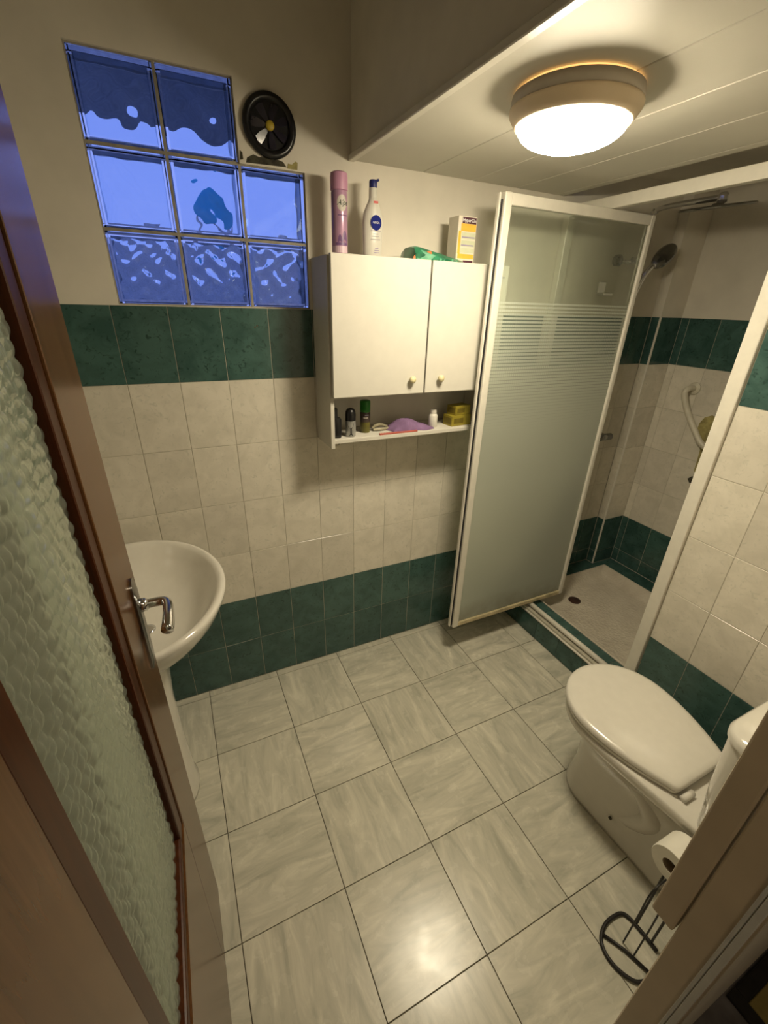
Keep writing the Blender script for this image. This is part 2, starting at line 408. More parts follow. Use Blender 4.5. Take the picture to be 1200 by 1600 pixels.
# shower end wall and pipe chase
wall_sh = ob('wall_shower', bx(bx(bmesh.new(), XR+.0014, XR+T, YJ, 0, 0, ZR[7], mi=1), XR+.001, XR+T, YJ, 0, ZR[7], 2.1), [M['plaster'], M['grout']], kind='structure', label='tiled end wall inside the shower')
wall_tiles(wall_sh, '-x', cuts(YJ, -.05, -.09, TW), [.14]+ZR[1:], XR)
CX = 2.355
wall_ch = ob('wall_chase', bx(bx(bmesh.new(), CX+.0014, XR-.0005, -.0486, .0, 0, ZR[7], mi=1), CX+.001, XR-.0005, -.049, .0, ZR[7], 2.1), [M['plaster'], M['grout']], kind='structure', label='narrow boxed pipe chase in the shower corner')
wall_tiles(wall_ch, '-y', [CX+.006, XR], [.14]+ZR[1:], -.05)
wall_tiles(wall_ch, '-x', [-.044, -.002], [.14]+ZR[1:], CX)
box('trim_1', M['white_alu'], None, CX-.003, CX+.006, -.053, -.044, .14, ZR[7], .002, kind='structure', label='white corner strip on the pipe chase')
# door wall with the opening, seen only at its jamb
XH, XJ = -.045, .70
bm = bmesh.new()
bx(bm, XL-T, XH, YO, YD, 0, ZT); bx(bm, XJ+.06, XR+T, YO, YD, 0, ZT); bx(bm, XH, XJ+.06, YO, YD, 2.06, ZT)
wall_front = ob('wall_front', bm, M['plaster'], kind='structure', label='wall holding the bathroom doorway')
# floor
floor = ob('floor', bx(bmesh.new(), XL-T, XS, YO, 0.0, -.05, -.0035), M['floor_grout'], kind='structure', label='grey marbled tile floor')
X0, Y0, FS = .0504, -.3339, .29994
xs = cuts(XL, XS, X0, FS); ys = cuts(YO, -.0005, Y0, FS)
for i, (a, b) in enumerate(zip(xs, xs[1:])):
    for j, (c, d) in enumerate(zip(ys, ys[1:])):
        odd = (math.floor(((a+b)/2-X0)/FS+100)+math.floor(((c+d)/2-Y0)/FS+100)) % 2
        wd, ht = b-a-.0024, d-c-.0024
        if odd: tile(floor, ((a+b)/2, (c+d)/2, 0), '+zr', ht, wd, 'floor_tile', .0045)
        else: tile(floor, ((a+b)/2, (c+d)/2, 0), '+z', wd, ht, 'floor_tile', .0045)
# ceilings
ceil = ob('ceiling', bx(bmesh.new(), .752, XS-.012, YD, .001, ZC+.006, ZC+.02), M['pvc'], kind='structure', label='low white panelled ceiling')
pe = [.756, 1.003, 1.203, 1.403, 1.603, XS-.012]
for a, b in zip(pe, pe[1:]): box('ceiling_panel', M['pvc'], ceil, a+.0015, b-.0015, YD, .001, ZC, ZC+.007, .0015)
ob('ceiling_upper', bx(bmesh.new(), XL-T, .76, YO, T, ZT, ZT+.1), M['plaster'], kind='structure', label='high ceiling strip above the window')
ob('ceiling_shower', bx(bmesh.new(), XS-.01, XR+T, YJ, .001, 2.1, 2.2), M['plaster'], kind='structure', label='ceiling over the shower recess')
ob('wall_soffit', bx(bx(bmesh.new(), .748, .77, YD, .001, ZC+.01, ZT), .77, XS, YD, .001, ZC+.021, ZC+.08), M['plaster'], kind='structure', label='dropped soffit face above the low ceiling edge')
box('trim_2', M['white_alu'], None, .737, .757, YD, .0008, ZC-.004, ZC+.012, .002, kind='structure', label='white edge strip along the dropped ceiling')

# ------------------------------------------------------------------ glass block window
win = thing('window_1', (WX0+.28, 0.05, WZ0), 'glass block window of eight blue-lit blocks', kind='structure')
def block_mesh(amp, fq):
    bm = bmesh.new(); g = .008; W2, H2 = (BP-g)/2, (BH-g)/2; n = 30; D = .075
    def skin(hw, hh, y, amp, seed, flip):
        rows = []
        for j in range(n+1):
            row = []
            for i in range(n+1):
                u, v = i/n*2-1, j/n*2-1
                e = min(1, (1-abs(u))*5)*min(1, (1-abs(v))*5)
                a = math.sin(fq*u*4.3+seed+1.3*math.sin(fq*v*3.1+seed))*.5+math.sin(fq*v*5.2+seed*2+1.7*math.sin(fq*u*3.7))*.5+(.35*math.sin(u*9.5+v*6+seed)+.3*math.sin(v*11-u*7+seed*3))*(fq-.6)
                row.append(bm.verts.new((u*hw, y+amp*e*a, v*hh)))
            rows.append(row)
        for j in range(n):
            for i in range(n):
                q = (rows[j][i], rows[j][i+1], rows[j+1][i+1], rows[j+1][i])
                bm.faces.new(q if flip else q[::-1])
        return rows
    def border(r): return r[0][:-1]+[q[-1] for q in r[:-1]]+r[-1][:0:-1]+[q[0] for q in r[:0:-1]]
    # outer shell, front face towards -y
    f = skin(W2-.004, H2-.004, 0.0, 0, 0, True); b = skin(W2-.004, H2-.004, D, 0, 0, False)
    mid = []
    for y in (.004, D-.004):
        mid.append([bm.verts.new((v.co.x/(W2-.004)*W2, y, v.co.z/(H2-.004)*H2)) for v in border(f)])
    loops = [border(f), mid[0], mid[1], border(b)]
    for a, c in zip(loops, loops[1:]):
        m = len(a)
        for i in range(m): bm.faces.new((a[i], a[(i+1) % m], c[(i+1) % m], c[i])[::-1])
    # cavity with wavy panes
    iw, ih = W2-.011, H2-.011
    f = skin(iw, ih, .011, amp, 0.7, False); b = skin(iw, ih, D-.011, amp, 2.9, True)
    a, c = border(f), border(b); m = len(a)
    for i in range(m): bm.faces.new((a[i], a[(i+1) % m], c[(i+1) % m], c[i]))
    me = bpy.data.meshes.new('glass_block'); bm.to_mesh(me); bm.free(); me.materials.append(M['block'])
    for p in me.polygons: p.use_smooth = True
    me.set_sharp_from_angle(angle=math.radians(40))
    return me
BM = block_mesh(.0013, .95); BM2 = block_mesh(.0026, 1.9)
cells = [(c, r) for r in range(3) for c in range(3) if not (r == 2 and c == 2)]
for k, (c, r) in enumerate(cells):
    o = bpy.data.objects.new('glass_block', BM2 if r == 0 else BM); COL.objects.link(o)
    loc = Vector((WX0+(c+.5)*BP, .006, WZ0+(r+.5)*BH))
    o.parent = win; o.matrix_parent_inverse = Matrix.Translation(-WLOC[win.name]); o.location = loc
    o.rotation_euler = (0, [0, math.pi][k % 2], 0)
bm = bmesh.new(); j = .0039
for c in range(4):
    x = WX0+c*BP; bx(bm, x-j, x+j, .009, .075, WZ0-.0005, (wz3 if c < 3 else wz2))
for r in range(4):
    z = WZ0+r*BH; bx(bm, WX0, wx2 if r < 3 else wx1, .0095, .0745, z-j, z+j)
ob('mortar', bm, M['mortar'], win)

# ------------------------------------------------------------------ outside, seen blurred through the blocks
ob('ceiling_eave', bx(bmesh.new(), -1.6, 2.6, T, 1.25, 2.31, 2.43), M['outer_dark'], kind='structure', label='dark roof eave outside the window')
ob('wall_outside', bx(bmesh.new(), -2.5, 3.5, 2.3, 2.5, -.5, 1.94), M['outer_wall'], kind='structure', label='grey boundary wall outside the window')
ob('wall_outside_side', bx(bmesh.new(), 1.25, 1.45, T, 1.3, -.5, 2.3), M['outer_dark'], kind='structure', label='dark side wall outside the window')
ob('ground_outside', bx(bmesh.new(), -4, 5, T, 6, -.6, -.5), M['outer_dark'], kind='structure', label='dark ground outside the window')
dish = thing('round_dish', (.565, 2.4, 1.941), 'turquoise round disc on splayed legs outside the middle glass block', 'dish')
ob('disc', lathe(bmesh.new(), [(.02, .03), (.090, .02), (.100, 0), (.094, -.005), (.02, .015)], (.577, 2.36, 2.184), 24, 'y'), M['turquoise'], dish, True)
for dx in (-.14, .14): ob('leg', tube(bmesh.new(), [(.577+dx*.25, 2.40, 2.13), (.572+dx, 2.40, 1.942)], .014, 8), M['outer_wall'], dish, True)

# ------------------------------------------------------------------ wall fan
fan = thing('ventilation_fan', (.497, 0, 1.955), 'round black wall ventilator with yellow hub above the window corner', 'fan')
FC = (.497, 0, 2.035)
ob('rim', lathe(bmesh.new(), [(.074, .0), (.076, -.006), (.073, -.013), (.062, -.014), (.056, -.009), (.055, .0)], FC, 40, 'y'), M['black'], fan, True)
ob('back_plate', lathe(bmesh.new(), [(.056, .0), (.056, -.002)], FC, 32, 'y'), M['black'], fan)
M['fan_blade'] = plain('smoked_blade', (.016, .014, .024), .15, var=.3)
for k in range(7):
    a = 2*math.pi*k/7+.35; bm = bmesh.new(); ca, sa = math.cos(a), math.sin(a); pa, qa = -sa, ca
    outl = [(.012, -.004), (.035, -.010), (.050, -.011), (.053, 0), (.050, .011), (.035, .010), (.012, .004)]
    def P(r, s, y): return (FC[0]+ca*r+pa*s, y+s*.25, FC[2]+sa*r+qa*s)
    loft(bm, [[P(r, s, -.004) for r, s in outl], [P(r, s, -.006) for r, s in outl]]); ob('blade', bm, M['fan_blade'], fan)
ob('hub', lathe(bmesh.new(), [(.012, -.002), (.012, -.011), (.008, -.0135), (.002, -.014)], FC, 20, 'y'), M['fan_yellow'], fan, True)

# ------------------------------------------------------------------ ceiling lamp
LC = (.975, -.685)
lamp = thing('ceiling_lamp', (LC[0], LC[1], ZC), 'lit round ceiling lamp with white dome and cream ring', 'ceiling lamp')
ob('lamp_base', lathe(bmesh.new(), [(.118, ZC-.004), (.128, ZC-.007), (.130, ZC-.026), (.127, ZC-.028)], (*LC, 0), 48), M['lamp_base'], lamp, True)
ob('ring', lathe(bmesh.new(), [(.1275, ZC-.0275), (.131, ZC-.029), (.130, ZC-.036), (.117, ZC-.055), (.112, ZC-.057), (.110, ZC-.052), (.110, ZC-.029)], (*LC, 0), 48, cap=False), M['lamp_ring'], lamp, True)
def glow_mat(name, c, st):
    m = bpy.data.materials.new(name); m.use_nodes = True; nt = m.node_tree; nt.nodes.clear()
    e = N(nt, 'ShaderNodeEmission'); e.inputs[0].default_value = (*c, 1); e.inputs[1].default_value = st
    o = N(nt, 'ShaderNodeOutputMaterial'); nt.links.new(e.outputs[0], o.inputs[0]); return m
ob('leak_glow', lathe(bmesh.new(), [(.119, ZC-.0002), (.1225, ZC-.0042)], (*LC, 0), 48, cap=False), glow_mat('light_leak', (1, .52, .16), 1.6), lamp, True, label='glowing strip standing in for warm light leaking behind the base')  # emissive strip stands in for lamp light leaking past the base
prof = [(.1105, ZC-.050), (.109, ZC-.058)]
for k in range(1, 8):
    a = k/8*math.pi/2; prof.append((.109*math.cos(a), ZC-.058-.039*math.sin(a)))
prof.append((.004, ZC-.097))
ob('diffuser', lathe(bmesh.new(), prof, (*LC, 0), 40), M['lit'], lamp, True, label='glowing white diffuser dome')

# ------------------------------------------------------------------ wall cabinet
CL, CR, CF, CB, CT = .603, 1.278, -.162, 1.116, 1.717
cab = thing('wall_cabinet', ((CL+CR)/2, -.08, CB), 'white two-door wall cabinet with open shelf beneath', 'cabinet')
body_y = -.0008
box('side_panel', M['white_lac'], cab, CL, CL+.014, CF, body_y, CB, CT, .001)
box('side_panel', M['white_lac'], cab, CR-.014, CR, CF, body_y, CB, CT, .001)
box('top_panel', M['white_lac'], cab, CL+.014, CR-.014, CF, body_y, CT-.016, CT, .001)
box('bottom_panel', M['white_lac'], cab, CL+.014, CR-.014, CF, body_y, 1.292, 1.306, .001)
box('shelf', M['white_lac'], cab, CL+.014, CR-.014, CF+.004, body_y, 1.132, 1.147, .001)
box('back_panel', M['white_lac'], cab, CL+.014, CR-.014, -.006, body_y, 1.1475, 1.2915, .0005)
box('back_panel', M['white_lac'], cab, CL+.014, CR-.014, -.006, body_y, 1.3065, CT-.0165, .0005)
for a, b, kx in ((CL+.006, .9545, .9), (.9600, CR-.002, 1.018)):
    d = box('door', M['white_lac'], cab, a, b, CF-.019, CF-.0015, 1.298, CT+.004, .0015)
    ob('knob', lathe(bmesh.new(), [(.006, CF-.019), (.006, CF-.026), (.0115, CF-.030), (.0125, CF-.036), (.009, CF-.041), (.002, CF-.0425)], (kx, 0, 1.349), 20, 'y'), M['cream_knob'], d, True, label='cream round knob')
    if kx > 1: box('label_plate', M['grey_print'], d, 1.233, 1.258, CF-.0198, CF-.0188, 1.681, 1.686, 0)

# ------------------------------------------------------------------ lettering helper
def text_bm(body, size, shear=0, bold=0):
    cu = bpy.data.curves.new('t', 'FONT'); cu.body = body; cu.size = size; cu.shear = shear; cu.offset = bold; cu.align_x = 'CENTER'; cu.align_y = 'CENTER'; cu.resolution_u = 2
    o = bpy.data.objects.new('t', cu); COL.objects.link(o); dg = bpy.context.evaluated_depsgraph_get(); dg.update()
    me = bpy.data.meshes.new_from_object(o.evaluated_get(dg)); bpy.data.objects.remove(o); bpy.data.curves.remove(cu)
    bm = bmesh.new(); bm.from_mesh(me); bpy.data.meshes.remove(me); return bm
def patch(bm, u0, u1, v0, v1, n=8):
    a = [bm.verts.new((u0+(u1-u0)*i/n, v0, 0)) for i in range(n+1)]; b = [bm.verts.new((u0+(u1-u0)*i/n, v1, 0)) for i in range(n+1)]
    for i in range(n): bm.faces.new((a[i], a[i+1], b[i+1], b[i]))
    return bm
def fill(bm, pts):
    n = len(pts); cx = sum(p[0] for p in pts)/n; cz = sum(p[1] for p in pts)/n
    loft(bm, [[(cx+(x-cx)*k, cz+(z-cz)*k, 0) for x, z in pts] for k in (1, .75, .5, .25, .02)], False, True); return bm
def disc(bm, cx, cz, rx, rz, n=28):
    return fill(bm, [(cx+rx*math.cos(2*math.pi*k/n), cz+rz*math.sin(2*math.pi*k/n)) for k in range(n)])
def wrap(bm, c, r, ang=-math.pi/2):
    for v in bm.verts:
        a = ang+v.co.x/r; v.co = Vector((c[0]+r*math.cos(a), c[1]+r*math.sin(a), c[2]+v.co.y))
    return bm
def flat(bm, c, y):
    for v in bm.verts: v.co = Vector((c[0]+v.co.x, y, c[2]+v.co.y))
    return bm

# ------------------------------------------------------------------ things on the cabinet
zt = CT
c = (.674, -.085, zt)
can = thing('spray_can', c, 'tall lilac aerosol can with pink cap on the cabinet', 'spray can')
ob('body', lathe(bmesh.new(), [(.022, 0), (.0245, .004), (.0245, .168), (.0225, .174)], c, 32), M['lilac'], can, angle=40)
ob('cap', lathe(bmesh.new(), [(.0235, .172), (.0262, .174), (.0262, .205), (.0245, .2155), (.018, .219), (.004, .220)], c, 32), M['pink'], can, angle=50)
A0 = math.radians(-112)
ob('label_band', wrap(patch(bmesh.new(), -.028, .030, .012, .030), c, .02475, A0), M['lilac_pale'], can)
ob('label_oval', wrap(disc(bmesh.new(), .010, .140, .016, .021), c, .02480, A0), M['pale_print'], can)
t = text_bm('Alpe', .019, .35, .0004)
for v in t.verts: v.co.x += .012; v.co.y += .141
ob('lettering', wrap(t, c, .02495, A0), M['dkgreen'], can)
ob('label_line', wrap(patch(bmesh.new(), -.004, .028, .108, .111), c, .02480, A0), M['purple'], can)
for cx, hh, ww in ((.002, .022, .007), (.018, .032, .010)):
    bmh = bmesh.new(); fill(bmh, [(cx+ww*math.cos(a*math.pi/8), .038+hh*math.sin(a*math.pi/8)) for a in range(9)]); ob('label_flower', wrap(bmh, c, .02482, A0), M['purple'], can)
ob('label_base', wrap(patch(bmesh.new(), -.012, .028, .032, .039), c, .02484, A0), M['purple'], can)

c = (.785, -.085, zt)
bot = thing('lotion_bottle', c, 'white pump lotion bottle with round navy badge on the cabinet', 'bottle')
def oval_ring(z, hx, hy, n=32): return [(c[0]+hx*math.cos(2*math.pi*k/n), c[1]+hy*math.sin(2*math.pi*k/n), c[2]+z) for k in range(n)]
ob('body', loft(bmesh.new(), [oval_ring(z, a, b) for z, a, b in ((0, .028, .017), (.003, .031, .020), (.05, .033, .021), (.10, .0345, .021), (.125, .031, .020), (.145, .022, .017), (.158, .0145, .0135), (.166, .0125, .0125), (.168, .010, .010))]), M['white_plastic'], bot, angle=50)
ob('collar', lathe(bmesh.new(), [(.0125, .166), (.0128, .190), (.011, .193)], c, 24), M['white_plastic'], bot, angle=50)
pm = ob('pump_head', lathe(bmesh.new(), [(.0115, .191), (.0122, .193), (.0122, .208), (.010, .212), (.002, .213)], c, 24), M['navy'], bot, angle=50)
ob('spout', tube(bmesh.new(), [(c[0]+.008, c[1], c[2]+.209), (c[0]+.018, c[1]-.002, c[2]+.214)], .0035, 8), M['navy'], pm, True)
yf = c[1]-.0216
ob('badge', flat(disc(bmesh.new(), 0.003, .100, .0185, .0205), c, yf), M['navy_print'], bot)
t = text_bm('NIVEA', .0082, 0, 0)
for v in t.verts: v.co.x += .003; v.co.y += .100
ob('lettering', flat(t, c, yf-.0004), M['white_print'], bot)
bmr = patch(bmesh.new(), -.004, .011, .151, .157); ob('red_mark', flat(bmr, c, c[1]-.0165), M['red_print'], bot)
for zz, a, b in ((.0775, -.015, .019), (.069, -.006, .011), (.0625, -.011, .013), (.054, -.015, .018), (.030, 0, .012), (.024, -.002, .014), (.018, -.003, .015)):
    ob('label_line', flat(patch(bmesh.new(), a, b, zz, zz+.0022, 1), c, yf-.0002), M['grey_print'] if zz > .04 else M['violet_print'], bot)

# green wipes packet, sagging to the right
pk = thing('soft_packet', (1.0, -.10, zt), 'green crumpled soft packet lying on the cabinet', 'packet')
bmk = bmesh.new(); prof = [(.902, .012), (.908, .043), (.925, .047), (.955, .043), (.985, .037), (1.015, .031), (1.045, .024), (1.075, .019), (1.095, .013), (1.112, .006)]
rings = []
for x, h in prof:
    hw = .05+.004*math.sin(x*70); rings.append([(x, -.10-hw, zt+.001), (x, -.10-hw-.004, zt+h*.45), (x, -.10-hw*.8, zt+h*.86), (x, -.10-hw*.3, zt+h), (x, -.10+hw*.4, zt+h*.97), (x, -.10+hw*.9, zt+h*.7), (x, -.10+hw, zt+.001)])
ob('wrapper', loft(bmk, rings), M['green_pack'], pk, angle=50)
def onpk(pts, m, nm):
    bmq = bmesh.new(); bmq.faces.new([bmq.verts.new((x, -.10-.0545-.0015+.012*max(0, (h-.018)/.02), zt+h)) for x, h in pts]); ob(nm, bmq, m, pk)
onpk([(.915, .006), (.965, .006), (.985, .020), (.930, .034), (.914, .030)], M['pack_green_light'], 'printed_panel')
onpk([(.952, .030), (.966, .022), (.972, .026), (.968, .032)], M['orange'], 'printed_leaf')
onpk([(.898, .002), (.907, .002), (.909, .020), (.901, .014)], M['orange'], 'printed_end')
for x in (1.0, 1.013, 1.045, 1.062): onpk([(x, .006), (x+.007, .006), (x+.008, .014), (x+.001, .013)], M['pack_green_light'], 'printed_spot')

mb = thing('upright_carton', (1.118, -.09, zt), 'upright white and yellow printed carton on the cabinet', 'box')
x0, x1, y0, y1, hb = 1.078, 1.152, -.130, -.070, .143
box('carton', M['box_white'], mb, x0, x1, y0, y1, zt+.0003, zt+hb, .0008)
def lab(nm, m, u0, u1, v0, v1, e=.0005): ob(nm, bx(bmesh.new(), x0+u0, x0+u1, y0-e, y0-.00005, zt+v0, zt+v1), m, mb)
lab('top_band', M['maroon'], .016, .071, .122, .140); lab('yellow_band', M['box_yellow'], .012, .072, .100, .1215)
lab('side_stripe', M['box_yellow'], .004, .014, .034, .100); lab('yellow_band', M['box_yellow'], .006, .072, .020, .034)
lab('panel', M['pale_green'], .017, .072, .078, .097); lab('panel', M['pale_green'], .016, .072, .056, .074); lab('panel', M['pale_green'], .015, .072, .037, .052)
lab('text_line', M['violet_print'], .018, .070, .081, .0845, .0008); lab('text_line', M['violet_print'], .017, .068, .058, .0615, .0008); lab('foot_mark', M['maroon'], .030, .070, .006, .015)
t = text_bm('HyperCin', .0135, 0, .0002); ob('lettering', flat(t, ((x0+x1)/2+.006, 0, zt+.131), y0-.0009), M['white_print'], mb)

# ------------------------------------------------------------------ things on the open shelf
zs = 1.147
c = (.637, -.126, zs)
tr = thing('stepped_bottle', c, 'black stepped bottle at the shelf end beside the side panel', 'bottle')
def rr(cx, cy, hx, hy, z, n=24, e=3.2): return [(cx+hx*math.copysign(abs(math.cos(2*math.pi*k/n))**(2/e), math.cos(2*math.pi*k/n)), cy+hy*math.copysign(abs(math.sin(2*math.pi*k/n))**(2/e), math.sin(2*math.pi*k/n)), z) for k in range(n)]
ob('body', loft(bmesh.new(), [rr(c[0], c[1], .013, .014, zs), rr(c[0], c[1], .0155, .016, zs+.006), rr(c[0], c[1], .0155, .016, zs+.066), rr(c[0], c[1], .012, .014, zs+.072)]), M['black'], tr, angle=50)
ob('neck', loft(bmesh.new(), [rr(c[0]-.006, c[1], .0085, .010, zs+.070), rr(c[0]-.006, c[1], .0080, .009, zs+.104), rr(c[0]-.006, c[1], .006, .007, zs+.107)]), M['black'], tr, angle=50)
c = (.690, -.125, zs)
de = thing('deodorant_rollon', c, 'roll-on deodorant with black domed cap and silver body on the shelf', 'deodorant')
ob('body', lathe(bmesh.new(), [(.0165, 0), (.019, .003), (.0195, .045), (.0185, .058)], c, 28), M['silver'], de, angle=50)
ob('cap', lathe(bmesh.new(), [(.0190, .0585), (.0192, .080), (.0175, .092), (.012, .100), (.003, .103)], c, 28), M['black'], de, angle=50)
AD = math.radians(-108)
for nm, pts in (('printed_glass', [(-.013, .050), (.011, .050), (.009, .038), (.003, .031), (.003, .014), (.009, .005), (-.007, .005), (-.001, .014), (-.001, .031), (-.010, .038)]),):
    bmq = bmesh.new()
    f = bmq.faces.new([bmq.verts.new((x, z, 0)) for x, z in pts]); bmesh.ops.triangulate(bmq, faces=[f]); ob(nm, wrap(bmq, c, .0199, AD), M['black'], de)
c = (.762, -.090, zs)
gc = thing('small_spray_can', c, 'small spray can with bright green cap on the shelf', 'spray can')
ob('body', lathe(bmesh.new(), [(.0175, 0), (.019, .003), (.019, .042)], c, 28), M['olive_can'], gc, angle=50)
ob('label_sleeve', lathe(bmesh.new(), [(.0191, .040), (.0191, .076), (.017, .078)], c, 28), M['brown_can'], gc, angle=50)
ob('cap', lathe(bmesh.new(), [(.0185, .077), (.0195, .078), (.0195, .116), (.017, .119), (.004, .1195)], c, 28), M['green_cap'], gc, angle=50)
ob('label_mark', wrap(patch(bmesh.new(), -.008, .010, .056, .059), c, .0193, AD), M['pale_print'], gc)
ob('label_mark', wrap(patch(bmesh.new(), -.002, .012, .066, .0685), c, .0193, AD), M['violet_print'], gc)
# hair clips: small curved pieces
hc = thing('hair_clip', (.825, -.082, zs), 'beige translucent hair clip beside the green-capped can', 'hair clip')
ob('upper_jaw', tube(bmesh.new(), smooth_path([(.795, -.085, zs+.010), (.812, -.088, zs+.022), (.835, -.084, zs+.020), (.858, -.080, zs+.010)]), .006, 8), M['clip'], hc, True)
ob('lower_jaw', tube(bmesh.new(), smooth_path([(.795, -.092, zs+.0055), (.825, -.098, zs+.007), (.860, -.090, zs+.0055)]), .0055, 8), M['clip'], hc, True)
# purple cloth heap
bmk = bmesh.new(); random.seed(3); n, mth = 26, 12; rows = []
for j in range(mth+1):
    row = []
    for i in range(n+1):
        u, v = i/n, j/mth
        prof = max(0, 1-abs(u-.33)/(.33 if u < .33 else .67))**.9
        h = .046*prof*math.sin(math.pi*min(1, v*.9+.12))**.8*(1+.12*math.sin(u*23+v*5))
        x = .855+.185*u+.006*math.sin(v*9); y = -.145+.10*v+.006*math.sin(u*14)
        row.append(bmk.verts.new((x, y, zs+.0012+max(0, h)*(1 if 0 < j < mth and 0 < i < n else .0))))
    rows.append(row)
for j in range(mth):
    for i in range(n): bmk.faces.new((rows[j][i], rows[j][i+1], rows[j+1][i+1], rows[j+1][i]))
low = [bmk.verts.new((v.co.x, v.co.y, zs+.0002)) for v in rows[0]+[r[-1] for r in rows[1:]]+rows[-1][-2::-1]+[r[0] for r in rows[-2:0:-1]]]
top = rows[0]+[r[-1] for r in rows[1:]]+rows[-1][-2::-1]+[r[0] for r in rows[-2:0:-1]]
for i in range(len(top)): bmk.faces.new((low[i], low[(i+1) % len(low)], top[(i+1) % len(top)], top[i]))
bmk.faces.new(low[::-1])
ob('folded_cloth', bmk, M['purple_cloth'], smooth=True, label='crumpled purple cloth heaped on the cabinet shelf', cat='cloth')
cb_ = thing('comb', (.88, -.153, zs), 'thin red comb lying at the shelf front edge', 'comb')
ob('spine', bx(bmesh.new(), .795, .955, -.157, -.149, zs+.0003, zs+.006, .001), M['red_plastic'], cb_)
for k in range(16): ob('tooth', bx(bmesh.new(), .800+k*.007, .803+k*.007, -.1495, -.137, zs+.0008, zs+.0035), M['red_plastic'], cb_)
c = (1.052, -.105, zs)
pb = thing('small_bottle', c, 'small white plastic bottle standing on the shelf', 'bottle')
ob('body', lathe(bmesh.new(), [(.0165, 0), (.018, .002), (.018, .044), (.015, .050), (.012, .052)], c, 24), M['white_plastic'], pb, angle=50)
ob('cap', lathe(bmesh.new(), [(.0125, .0515), (.0125, .066), (.011, .068), (.002, .0685)], c, 24), M['white_lac'], pb, angle=50)
def carton(loc, hx, hy, h, rot, label):
    t = thing('small_carton', loc, label, 'box', 'yellow cartons on the shelf')
    Rm = Matrix.Rotation(rot, 3, 'Z')
    def rbox(nm, m, x0, x1, y0, y1, z0, z1, bv=.0008):
        b_ = bx(bmesh.new(), x0, x1, y0, y1, z0, z1, bv)
        for v in b_.verts: v.co = Vector(loc)+Rm @ v.co
        ob(nm, b_, m, t)
    global rb_last
    rbox('carton', M['yellow_box'], -hx, hx, -hy, hy, .0002, h)
    rbox('printed_panel', M['yellow_dark'], -hx*.8, hx*.2, -hy-.0006, -hy-.0001, h*.25, h*.75, 0)
    rbox('side_panel', M['yellow_dark'], -hx-.0006, -hx-.0001, -hy*.8, hy*.8, h*.2, h*.8, 0)
carton((1.168, -.105, zs), .050, .028, .042, .12, 'lower yellow carton standing on the shelf under another')
carton((1.176, -.100, zs+.0425), .042, .025, .036, .2, 'upper yellow carton stacked on another carton')

# ------------------------------------------------------------------ shower
# step, ledge and tray
zl = .138
step = ob('floor_step', bx(bx(bx(bx(bmesh.new(), XS+.003, 1.768, YJ, -.0005, -.05, zl-.003), 1.768, XR-.001, -.088, -.0005, -.05, zl-.003), 2.418, XR-.001, YJ, -.088, -.05, zl-.003), 1.768, 2.418, YJ, -.775, -.05, zl-.003), M['grout'], kind='structure', label='green tiled shower kerb and ledge')
for a, b in zip(cuts(YJ, 0, -.02, TW), cuts(YJ, 0, -.02, TW)[1:]):
    tile(step, (XS, (a+b)/2, .057), '-x', b-a-GAP, .112, 'green_tile', .005)
for a, b in zip(cuts(YJ, 0, -.30, .2), cuts(YJ, 0, -.30, .2)[1:]):
    tile(step, (1.733, (a+b)/2, zl), '+z', .068, b-a-GAP, 'green_tile', .005)
for a, b in zip(cuts(1.77, CX, 0, TW), cuts(1.77, CX, 0, TW)[1:]): tile(step, ((a+b)/2, -.044, zl), '+z', b-a-GAP, .086, 'green_tile', .005)
tile(step, ((CX+XR)/2, -.069, zl), '+z', XR-CX-GAP, .036, 'green_tile', .005)
for a, b in zip(cuts(YJ, -.088, -.09, TW), cuts(YJ, -.088, -.09, TW)[1:]): tile(step, (2.469, (a+b)/2, zl), '+z', .098, b-a-GAP, 'green_tile', .005)
tray = thing('shower_tray', (2.09, -.43, 0), 'cream enamel shower tray with textured floor', 'shower tray')
def rrect(x0, x1, y0, y1, r, z, n=6):
    out = []
    for cx, cy, a0 in ((x1-r, y1-r, 0), (x0+r, y1-r, 90), (x0+r, y0+r, 180), (x1-r, y0+r, 270)):
        for k in range(n+1):
            a = math.radians(a0+90*k/n); out.append((cx+r*math.cos(a), cy+r*math.sin(a), z))
    return out
tx0, tx1, ty0, ty1 = 1.7695, 2.4165, -.7735, -.0895
ob('basin', loft(bmesh.new(), [rrect(tx0, tx1, ty0, ty1, .006, .0), rrect(tx0, tx1, ty0, ty1, .006, zl+.001), rrect(tx0+.006, tx1-.006, ty0+.006, ty1-.006, .012, zl+.002), rrect(tx0+.035, tx1-.035, ty0+.035, ty1-.035, .03, .090), rrect(tx0+.055, tx1-.055, ty0+.055, ty1-.055, .04, .078), rrect(tx0+.28, tx1-.28, ty0+.28, ty1-.28, .02, .075)]), M['tray'], tray, angle=60)
ob('drain_cover', lathe(bmesh.new(), [(.034, .0745), (.034, .0795), (.028, .082), (.003, .0815)], (2.02, -.235, 0), 24), M['drain'], tray, angle=50)
